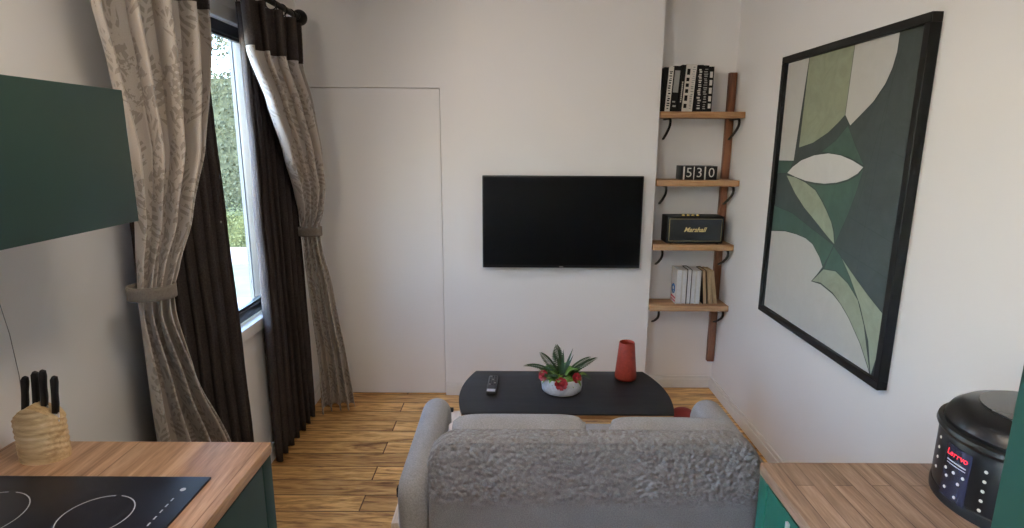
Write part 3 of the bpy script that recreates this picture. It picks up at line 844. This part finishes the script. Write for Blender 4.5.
for az, ln, rs in ((1.3, .03, .13), (.9, .12, .12), (1.9, .05, .115), (.6, .09, .10), (2.3, .04, .10)):
    m = MB(); blade(m, pc + Vector((.01 * math.cos(az), .01, .07)), az, ln, .0075, rs, 0); link('spear_leaf', m, LEAFD, t, smooth=60, recalc=False)
for i in range(60):
    az = rnd.uniform(0, 2 * PI) if i > 18 else rnd.uniform(PI * 1.1, PI * 1.9); m = MB()
    r0 = rnd.uniform(.015, .072)
    blade(m, pc + Vector((r0 * math.cos(az), r0 * math.sin(az), .068)), az, rnd.uniform(.055, .085), rnd.uniform(.016, .025), rnd.uniform(.055, .10), rnd.uniform(.04, .10))
    link('leaf', m, LEAF, t, smooth=60, recalc=False)
for fx, fy, fz, fr_ in ((-.012, -.103, .072, .034), (.064, -.068, .088, .028), (-.092, -.045, .090, .030)):
    c = pc + Vector((fx, fy, fz)); m = MB()
    nd = Vector((fx, fy - .05, .06)).normalized(); q = Vector((0, 0, 1)).rotation_difference(nd).to_matrix()
    for ring, (np_, rr_, tilt) in enumerate(((8, 1., .35), (6, .7, .8), (4, .4, 1.2))):
        for k in range(np_):
            a = 2 * PI * k / np_ + ring * .4; e = Vector((math.cos(a), math.sin(a), 0)); sd = Vector((-e.y, e.x, 0)); up = Vector((0, 0, 1))
            L = fr_ * rr_; tip = e * L * math.cos(tilt) + up * L * math.sin(tilt)
            pts = [Vector((0, 0, 0)), tip * .55 + sd * L * .45, tip * 1.0 + sd * L * .2, tip * 1.0 - sd * L * .2, tip * .55 - sd * L * .45]
            m.quad(*[c + q @ p for p in pts])
    m.lathe([(0, -.004), (fr_ * .35, 0), (fr_ * .3, fr_ * .5), (0, fr_ * .6)], (0, 0, 0), 10, Matrix.Translation(c) @ q.to_4x4())
    link('flower', m, PETAL, t, smooth=0, recalc=False)
    link('flower_stem', MB().tube([pc + Vector((fx * .3, fy * .3, .066)), c - nd * .004], .0022, 6), LEAF, t)
# red pouf seen past the table
rc = Vector((.925, 2.86, 0))
solo('pouf', MB().lathe([(0, 0), (.085, 0), (.105, .03), (.112, .09), (.105, .16), (.08, .21), (.045, .238), (.02, .245), (0, .246)], rc, 32), DRED,
     'small dark red rounded pouf on the floor at the table end', 'pouf', rc, smooth=60)

# ------------------------------------------------------------------ television
t = thing('television', 'black flat screen television mounted on the chimney breast', 'television', (.302, 3.47, 1.17))
TX0, TX1, TZ0, TZ1 = -.180, .783, .889, 1.449
link('casing', MB().box(TX0, TX1, 3.452, 3.485, TZ0, TZ1, bev=.003), BLACK, t)
link('screen', MB().box(TX0 + .008, TX1 - .008, 3.4505, 3.456, TZ0 + .018, TZ1 - .008, bev=.0005), SCREEN, t)
link('wall_mount', MB().box(.1, .5, 3.485, 3.5099, 1.05, 1.3), BLACKM, t)
link('brand_badge', MB().box(.290, .314, 3.4495, 3.4515, TZ0 + .004, TZ0 + .011), plain('badge_grey', (.25, .25, .25), .4), t)
link('standby_light', MB().box(.299, .305, 3.450, 3.4535, TZ0 - .004, TZ0 + .001), MARK, t)

# ------------------------------------------------------------------ shelves in the alcove
t = thing('shelf_unit', 'four oak shelves on a walnut upright in the alcove', 'shelf', (1.12, 3.68, .6))
SZ = [1.825, 1.424, 1.030, .640]
link('upright', MB().box(1.322, 1.366, 3.662, 3.698, .20, 2.065, bev=.002), BATTEN, t)
for z in SZ:
    o = link('shelf', MB().box(.869, 1.366, 3.485, 3.661, z - .036, z, bev=.003), SHELFW, t)
    for x, y_ in ((1.344, 3.5), (.935, 3.5)):
        p = [(x, 3.661, z - .041), (x, 3.53, z - .041), (x, 3.517, z - .046), (x, 3.512, z - .060), (x, 3.518, z - .078), (x, 3.54, z - .098), (x, 3.60, z - .132), (x, 3.66, z - .158)]
        m = MB()
        for (a, b) in zip(p, p[1:]):
            a, b = Vector(a), Vector(b); dd = (b - a).normalized(); nn = Vector((0, -dd.z, dd.y)) * .004; wx = Vector((.0065, 0, 0))
            e = dd * .002
            b2 = bmesh.new(); vs = [b2.verts.new(q) for q in (a - e - nn - wx, a - e + nn - wx, a - e + nn + wx, a - e - nn + wx, b + e - nn - wx, b + e + nn - wx, b + e + nn + wx, b + e - nn + wx)]
            for f in ((0, 1, 2, 3), (7, 6, 5, 4), (0, 4, 5, 1), (1, 5, 6, 2), (2, 6, 7, 3), (3, 7, 4, 0)): b2.faces.new([vs[i] for i in f])
            m.merge(b2)
        link('bracket', m, BLACKM, o)

# books on the top shelf, spines out
def spine_marks(par, M, w_, h_, col, style, rr):
    m = MB()
    if style == 'blocks':
        z = .02
        while z < h_ - .03:
            l_ = rr.uniform(.018, .034); m.box(-w_ * .27, w_ * .27, -.0009, .0003, z, z + l_, M); z += l_ + rr.uniform(.012, .02)
    elif style == 'letters':
        z = .015
        while z < h_ - .02:
            l_ = rr.uniform(.004, .009); k = rr.uniform(.15, .36); m.box(-w_ * k, w_ * rr.uniform(.15, .36), -.0009, .0003, z, z + l_, M); z += l_ + rr.uniform(.003, .01)
    elif style == 'picture':
        m.box(-w_ * .36, w_ * .36, -.0009, .0003, h_ * .42, h_ * .9, M)
        m.box(-w_ * .2, w_ * .25, -.0009, .0003, h_ * .1, h_ * .14, M); m.box(-w_ * .3, w_ * .1, -.0009, .0003, h_ * .2, h_ * .23, M)
    elif style == 'title':
        z = h_ * .2
        while z < h_ * .62:
            m.box(-w_ * .16, w_ * .16, -.0009, .0003, z, z + .007, M); z += .011
    link('spine_print', m, col, par, smooth=0)
TOPB = [  # x at base, width, height, lean, cover, print, style, label
    (.8735, .024, .250, .05, INK, OFFW, 'none', 'plain black book leaning at the chimney end of the top shelf'),
    (.900, .029, .254, .05, OFFW, INK, 'letters', 'leaning off-white book with black lettering on the top shelf'),
    (.931, .043, .258, .05, INK, GREYC, 'picture', 'black book with a pale grey panel on its spine, top shelf'),
    (.976, .022, .264, .05, INK, OFFW, 'title', 'narrow black book with small white title, top shelf'),
    (1.000, .033, .268, .05, OFFW, INK, 'blocks', 'off-white book with bold black blocks down the spine'),
    (1.035, .028, .268, .05, OFFW, GREYC, 'letters', 'cream book with faint grey lettering beside the bold black-block spine'),
    (1.078, .034, .264, 0, INK, OFFW, 'letters', 'black book with scattered white script beside the cream book'),
    (1.1135, .033, .262, 0, INK, GREYC, 'letters', 'black book with dim grey lettering, second from the end of the top row'),
    (1.148, .030, .256, 0, INK, OFFW, 'blocks', 'black and white patterned book ending the top shelf row')]
for i, (x, w_, h_, ln, cov, pr, stl, lb) in enumerate(TOPB):
    rr = random.Random(40 + i); z = SZ[0] + .0006 + abs(math.sin(ln)) * (w_ if ln < 0 else 0)
    M = Matrix.Translation((x + (w_ / 2), 3.52 + .004 * (i % 3), SZ[0] + .0006 + abs(math.sin(ln)) * w_ / 2)) @ RY(ln)
    t = thing('book', lb, 'book', M.translation, 'books on the top shelf')
    dp = .125
    m = MB().box(-w_ / 2, w_ / 2, 0, .003, 0, h_, M, .0008, 1).box(-w_ / 2, -w_ / 2 + .0025, .002, dp, 0, h_, M).box(w_ / 2 - .0025, w_ / 2, .002, dp, 0, h_, M)
    link('cover', m, cov, t)
    link('pages', MB().box(-w_ / 2 + .0026, w_ / 2 - .0026, .0035, dp - .004, .003, h_ - .003, M), PAPER, t)
    if stl != 'none': spine_marks(t, M, w_, h_, pr, stl, rr)

# digit block clock
t = thing('block_clock', 'black block clock with white digits on the second shelf', 'clock', (1.135, 3.57, SZ[1]))
cx0, cx1, cz0, cz1, cyf = 1.030, 1.243, SZ[1] + .0005, SZ[1] + .083, 3.53
link('case', MB().box(cx0 - .004, cx1, cyf, 3.65, cz0, cz1, bev=.002), BLACK, t)
for x, w_ in ((1.036, .009), (1.099, .005), (1.165, .008)):
    link('divider', MB().box(x, x + w_, cyf - .0015, cyf + .002, cz0 + .001, cz1 - .002), OFFW, t)
for chh, x in (('5', 1.072), ('3', 1.134), ('0', 1.208)):
    text_mesh(chh, .082, Matrix.Translation((x, cyf - .0012, (cz0 + cz1) / 2)) @ FACE_Y, 'digit', OFFW, t, .0006, -.0006)

# speaker
t = thing('speaker', 'black retro amplifier style speaker with gold script on the third shelf', 'speaker', (1.135, 3.58, SZ[2]))
sx0, sx1, sz0, sz1 = .955, 1.305, SZ[2] + .004, SZ[2] + .172
link('cabinet_shell', MB().box(sx0, sx1, 3.515, 3.655, sz0, sz1, bev=.006, seg=3), plain('black_vinyl', (.006, .006, .006), .6, spec=.2, bump=.4, scale=300), t)
gr = NT('speaker_grille'); v = gr.coord((1, 1, 1)); wv = gr.n('ShaderNodeTexWave'); wv.inputs['Scale'].default_value = 120; gr.l(v, wv.inputs['Vector'])
gr.color(gr.ramp(wv.outputs['Fac'], [(.2, (.003, .0032, .003)), (.8, (.010, .0105, .0095))])); gr.set(Roughness=.8)
link('grille', MB().box(sx0 + .012, sx1 - .012, 3.5125, 3.52, sz0 + .014, sz1 - .012), gr.m, t)
m = MB(); a, b, c, d_ = sx0 + .014, sx1 - .014, sz0 + .016, sz1 - .015
for q in (((a, c), (b, c)), ((b, c), (b, d_)), ((b, d_), (a, d_)), ((a, d_), (a, c))):
    m.tube([(q[0][0], 3.5125, q[0][1]), (q[1][0], 3.5125, q[1][1])], .0016, 6)
link('gold_piping', m, plain('dull_gold', (.34, .27, .11), .4, .4), t)
sh = Matrix.Identity(4); sh[0][1] = .38
text_mesh('Marshall', .040, Matrix.Translation(((sx0 + sx1) / 2, 3.512, (sz0 + sz1) / 2 + .002)) @ FACE_Y @ sh, 'script_logo', plain('logo_gold', (.75, .58, .25), .4), t, .0008, .0007)
for i in range(4):
    link('top_knob', MB().lathe([(0, 0), (.009, 0), (.008, .009), (0, .0095)], (1.06 + .03 * i, 3.55, sz1), 14), BRASS, t)
for x in (sx0 + .03, sx1 - .03):
    for y in (3.53, 3.64): link('foot', MB().lathe([(0, -.0035), (.009, -.0035), (.009, .002), (0, .002)], (x, y, sz0), 12), BLACK, t)

# books on the lowest shelf, page edges out
LOWB = [(1.040, .034, .224, .0, PAPER, OFFW, 'white book with a blue and red printed cover facing the chimney'),
        (1.076, .028, .222, .0, PAPER, OFFW, 'white paged book second from the printed cover, lowest shelf'),
        (1.106, .028, .225, .0, PAPER, INK, 'white paged book with black covers on the lowest shelf'),
        (1.136, .026, .218, .0, PAPER, OFFW, 'white paged book third before the tan books, lowest shelf'),
        (1.164, .028, .218, .0, PAPER, OFFW, 'white paged book touching the tan books on the lowest shelf'),
        (1.216, .026, .220, -.09, KRAFT, INK, 'tan paged book leaning against the white books, lowest shelf'),
        (1.253, .022, .218, -.125, KRAFT, KRAFT, 'middle tan paged book of the leaning three'),
        (1.285, .020, .216, -.16, KRAFT, KRAFT, 'outermost leaning tan book next to the walnut upright')]
for i, (x, w_, h_, ln, pg, cv, lb) in enumerate(LOWB):
    M = Matrix.Translation((x + w_ / 2, 3.525 + .003 * (i % 2), SZ[3] + .0006 + abs(math.sin(ln)) * w_ / 2)) @ RY(ln)
    t = thing('book', lb, 'book', M.translation, 'books on the lowest shelf')
    m = MB().box(-w_ / 2, -w_ / 2 + .0025, 0, .125, 0, h_, M).box(w_ / 2 - .0025, w_ / 2, 0, .125, 0, h_, M).box(-w_ / 2, w_ / 2, .122, .125, 0, h_, M)
    link('cover', m, cv, t)
    m = MB(); n = 6; ww = w_ - .006
    for k in range(n):
        a = -ww / 2 + ww * k / n; m.box(a, a + ww / n - .0004, .003 + .0012 * rnd.random(), .1215, .003, h_ - .003, M)
    link('pages', m, pg, t, smooth=0)
    if i == 0:
        m = MB(); m.torus((-w_ / 2 - .0003, .06, .09), .028, .005, (1, 0, 0), 20, 6); 
        for q, zz in ((.03, .075), (.03, .105)): m.box(-w_ / 2 - .001, -w_ / 2, .03, .09, zz, zz + .008)
        bmesh.ops.transform(m.bm, matrix=M, verts=m.bm.verts[:]); link('cover_emblem', m, BLUE, t)
        m = MB().box(-w_ / 2 - .001, -w_ / 2, .015, .11, .030, .042, M).box(-w_ / 2 - .001, -w_ / 2, .015, .11, .012, .020, M); link('cover_stripe', m, REDP, t)

# ------------------------------------------------------------------ framed abstract picture on the right wall
t = thing('framed_picture', 'large black framed abstract print of green leaf shapes', 'picture', (XR, 2.47, 1.41))
FY0, FY1, FZ0, FZ1 = 1.955, 2.995, .767, 2.061
xf = 1.332; fw = .032
m = MB().box(xf, XR - .001, FY0, FY1, FZ0, FZ0 + fw).box(xf, XR - .001, FY0, FY1, FZ1 - fw, FZ1).box(xf, XR - .001, FY0, FY0 + fw, FZ0 + fw, FZ1 - fw).box(xf, XR - .001, FY1 - fw, FY1, FZ0 + fw, FZ1 - fw)
link('frame', m, FRAMEB, t, bevel=.002)
def m_paint(name, c, v=.12):
    tt = NT(name); q = tt.geo((3, 3, 3)); f = tt.noise(q, 3.2, 5, .65, 1.5)
    tt.color(tt.ramp(f, [(.3, tuple(x * (1 - v) for x in c)), (.7, tuple(x * (1 + v) for x in c))])); tt.set(Roughness=.6)
    tt.b.inputs['Specular IOR Level'].default_value = .25; return tt.m
P_SLATE = m_paint('paint_slate', (.044, .054, .051)); P_CREAM = m_paint('paint_cream', (.50, .485, .45), .03); P_SAGE = m_paint('paint_sage', (.255, .275, .19))
P_MID = m_paint('paint_mid_green', (.050, .086, .066)); P_SAGE2 = m_paint('paint_light_sage', (.275, .30, .22)); P_WHITE = m_paint('paint_white', (.60, .585, .55), .03)
P_LINE = m_paint('paint_outline', (.035, .045, .04))
ART = [
 (0, [(2.98, 2.05), (1.96, 2.05), (1.96, .78), (2.98, .78)]),
 (1, [(2.98, 2.05), (2.759, 2.05), (2.807, 1.563), (2.98, 1.559)]),
 (2, [(2.759, 2.05), (2.404, 2.05), (2.413, 1.76), (2.458, 1.73), (2.528, 1.691), (2.645, 1.648), (2.771, 1.625)]),
 (1, [(2.404, 2.05), (2.133, 2.05), (2.134, 1.963), (2.148, 1.911), (2.177, 1.859), (2.235, 1.8), (2.368, 1.716), (2.413, 1.76)]),
 (3, [(2.383, 1.72), (2.316, 1.642), (2.239, 1.563), (2.355, 1.594), (2.501, 1.607), (2.567, 1.61), (2.458, 1.661)]),
 (3, [(2.98, 1.559), (2.807, 1.563), (2.845, 1.504), (2.98, 1.494)]),
 (3, [(2.67, 1.472), (2.588, 1.469), (2.503, 1.471), (2.411, 1.482), (2.334, 1.5), (2.271, 1.527), (2.238, 1.559), (2.264, 1.469), (2.304, 1.366), (2.371, 1.236), (2.391, 1.292), (2.464, 1.367), (2.513, 1.405), (2.573, 1.444)]),
 (3, [(2.98, 1.335), (2.762, 1.318), (2.561, 1.27), (2.377, 1.23), (2.405, 1.178), (2.441, 1.122), (2.475, 1.159), (2.546, 1.205), (2.613, 1.221), (2.701, 1.225), (2.814, 1.222), (2.98, 1.2)]),
 (1, [(2.98, 1.2), (2.814, 1.222), (2.701, 1.225), (2.613, 1.221), (2.546, 1.205), (2.475, 1.159), (2.441, 1.122), (2.475, 1.083), (2.518, 1.04), (2.441, 1.046), (2.34, 1.028), (2.274, 1.003), (2.207, .964), (2.116, .892), (2.038, .805), (2.023, .78), (2.98, .78)]),
 (3, [(2.376, 1.226), (2.316, 1.195), (2.236, 1.126), (2.148, 1.035), (2.106, .968), (2.164, 1.051), (2.244, 1.099), (2.339, 1.127), (2.432, 1.115), (2.404, 1.174)]),
 (4, [(2.518, 1.04), (2.432, 1.115), (2.339, 1.127), (2.244, 1.099), (2.164, 1.051), (2.106, .968), (2.031, .8), (2.116, .892), (2.207, .964), (2.274, 1.003), (2.341, 1.032), (2.442, 1.05)]),
 (4, [(2.316, 1.195), (2.251, 1.16), (2.18, 1.123), (2.1, 1.084), (2.0, 1.04), (2.0, .906), (2.026, .79), (2.069, .917), (2.148, 1.035), (2.236, 1.126)]),
 (4, [(2.864, 1.493), (2.77, 1.489), (2.67, 1.472), (2.573, 1.444), (2.513, 1.405), (2.464, 1.367), (2.414, 1.322), (2.389, 1.284), (2.37, 1.232), (2.43, 1.256), (2.495, 1.285), (2.571, 1.319), (2.652, 1.354), (2.752, 1.41)]),
 (5, [(2.856, 1.503), (2.811, 1.534), (2.729, 1.57), (2.616, 1.596), (2.501, 1.607), (2.407, 1.601), (2.317, 1.583), (2.238, 1.559), (2.271, 1.531), (2.334, 1.504), (2.412, 1.486), (2.504, 1.475), (2.589, 1.474), (2.671, 1.477), (2.77, 1.489)])]
m = MB(); xa = 1.352
m.box(xa, XR - .002, FY0 + .02, FY1 - .02, FZ0 + .02, FZ1 - .02)
for k, (mi, pts) in enumerate(ART):
    m.mi = mi; xx = xa - .0004 - .00025 * k
    pts = [(min(max(p[0], FY0 + .02), FY1 - .02), p[1]) for p in pts]
    f = m.bm.faces.new([m.bm.verts.new((xx, p[0], p[1])) for p in pts]); f.material_index = mi
    m.mi = 6                                            # ink outline of the shape
    if k:
        for a, b in zip(pts, pts[1:] + pts[:1]):
            a3, b3 = Vector((xx - .0001, *a)), Vector((xx - .0001, *b)); dd = (b3 - a3)
            if dd.length < 1e-4: continue
            dd.normalize(); nn = Vector((0, -dd.z, dd.y)) * .0016; e = dd * .001
            m.quad(a3 - e - nn, b3 + e - nn, b3 + e + nn, a3 - e + nn)
m.mi = 6
for a, b in (((2.25, 1.40), (2.11, 1.98)), ((2.20, 1.15), (2.14, 1.88)), ((2.30, 1.36), (2.0, 1.30)), ((2.09, 1.62), (2.02, 1.60)), ((2.37, 1.23), (2.0, 1.17))):
    a3, b3 = Vector((xa - .001, *a)), Vector((xa - .001, *b)); dd = (b3 - a3).normalized(); nn = Vector((0, -dd.z, dd.y)) * .0016
    m.quad(a3 - nn, b3 - nn, b3 + nn, a3 + nn)
link('artwork', m, [P_SLATE, P_CREAM, P_SAGE, P_MID, P_SAGE2, P_WHITE, P_LINE], t, smooth=0, recalc=False)

# ------------------------------------------------------------------ added fill lamps, sun and sky
def spotlight(x, y, aim, power, col, k):  # unseen fixture added as warm fill towards the right and back walls
    t = thing('fill_spotlight', 'added unseen fill spotlight on the ceiling ' + k, 'light', (x, y, ZC))
    d = (Vector(aim) - Vector((x, y, ZC - .07))).normalized(); q = Vector((0, 0, -1)).rotation_difference(d).to_matrix().to_4x4()
    link('mount', MB().lathe([(0, -.0), (.04, -.0), (.04, -.014), (.008, -.016), (.008, -.06), (0, -.06)], (x, y, ZC - .0005), 24), WHITE, t)
    M = Matrix.Translation((x, y, ZC - .07)) @ q
    link('lamp_head', MB().lathe([(0, .05), (.03, .05), (.04, .03), (.046, -.05), (.043, -.05), (.037, .0)], (0, 0, 0), 28, M), WHITE, t)
    link('lamp', MB().lathe([(0, -.03), (.040, -.03)], (0, 0, 0), 28, M), m_emit('fill_lamp_lens', (1, .86, .7), 6), t)
    L = bpy.data.lights.new('fill_spot_lamp', 'SPOT'); L.energy = power; L.color = col; L.spot_size = DG(150); L.spot_blend = 1.; L.shadow_soft_size = .18
    o = bpy.data.objects.new('fill_spot_lamp', L); COL.objects.link(o); o.location = Vector((x, y, ZC - .07)) + d * .06
    o.rotation_euler = d.to_track_quat('-Z', 'Y').to_euler()
WARM = (1, .87, .72)
spotlight(-.95, -.7, (1.37, 1.5, 1.6), 8, WARM, 'behind the hob')
spotlight(-.95, .2, (-.1, 3.5, 1.6), 34, WARM, 'above the hob')
spotlight(-.92, 2.35, (1.37, 3.0, 1.0), 25, WARM, 'beside the tied curtain')
t = thing('fill_ceiling_light', 'added unseen round fill lamp on the ceiling between the kitchen counters', 'light', (.0, .85, ZC))  # added out of view to brighten the left wall and curtains
link('base_plate', MB().lathe([(0, 0), (.27, 0), (.27, -.03), (0, -.03)], (.0, .85, ZC - .0005), 40), WHITE, t)
link('diffuser', MB().lathe([(.262, -.03), (.25, -.045), (.15, -.055), (0, -.058)], (.0, .85, ZC - .0005), 40), m_emit('fill_diffuser_glow', (1, .9, .78), 1.5), t)
L = bpy.data.lights.new('fill_disc_lamp', 'AREA'); L.shape = 'DISK'; L.size = .5; L.energy = 11; L.color = WARM
o = bpy.data.objects.new('fill_disc_lamp', L); COL.objects.link(o); o.location = (.0, .85, ZC - .065)

sun = bpy.data.lights.new('sun', 'SUN'); sun.energy = 6.5; sun.angle = .02; sun.color = (1, .94, .84)
so = bpy.data.objects.new('sun', sun); COL.objects.link(so)
so.rotation_euler = Vector((-.12, .62, -.78)).to_track_quat('-Z', 'Y').to_euler()

W = bpy.data.worlds.new('sky'); S.world = W; W.use_nodes = True
nt = W.node_tree; bg = nt.nodes['Background']
sk = nt.nodes.new('ShaderNodeTexSky'); sk.sky_type = 'NISHITA'; sk.sun_disc = False; sk.sun_elevation = DG(48); sk.sun_rotation = DG(170)
sk.air_density = 1.1; sk.dust_density = .4; sk.ozone_density = 2.5
nt.links.new(sk.outputs[0], bg.inputs['Color']); bg.inputs['Strength'].default_value = 5.8

def portal(loc, rot, sx, sy):
    L = bpy.data.lights.new('window_portal', 'AREA'); L.shape = 'RECTANGLE'; L.size = sx; L.size_y = sy; L.cycles.is_portal = True
    o = bpy.data.objects.new('window_portal', L); COL.objects.link(o); o.location = loc; o.rotation_euler = rot
portal((XO - .01, (WY0 + WY1) / 2, (WZ0 + WZ1) / 2), (0, -PI / 2, 0), WZ1 - WZ0, WY1 - WY0)
portal((XO - .01, (KY0 + KY1) / 2, (KZ0 + KZ1) / 2), (0, -PI / 2, 0), KZ1 - KZ0, KY1 - KY0)

# ------------------------------------------------------------------ camera
cam = bpy.data.cameras.new('camera'); co = bpy.data.objects.new('camera', cam); COL.objects.link(co)
P, Rr = DG(12.07), DG(.3)
fwv = Vector((0, math.cos(P), -math.sin(P))); rt = Vector((1, 0, 0)); up = Vector((0, math.sin(P), math.cos(P)))
r2 = rt * math.cos(Rr) + up * math.sin(Rr); u2 = -rt * math.sin(Rr) + up * math.cos(Rr)
Mx = Matrix((r2, u2, -fwv)).transposed().to_4x4(); Mx.translation = (0, 0, 1.65)
co.matrix_world = Mx
cam.sensor_width = 36; cam.lens = 36 * 575 / 1024; cam.clip_start = .02
S.camera = co
S.view_settings.view_transform = 'Standard'; S.view_settings.look = 'None'; S.view_settings.gamma = 1
S.view_settings.use_curve_mapping = False
S.view_settings.exposure = 0.32
S.cycles.use_denoising = True
S.cycles.max_bounces = 10; S.cycles.diffuse_bounces = 6; S.cycles.transmission_bounces = 8
S.cycles.sample_clamp_indirect = 6
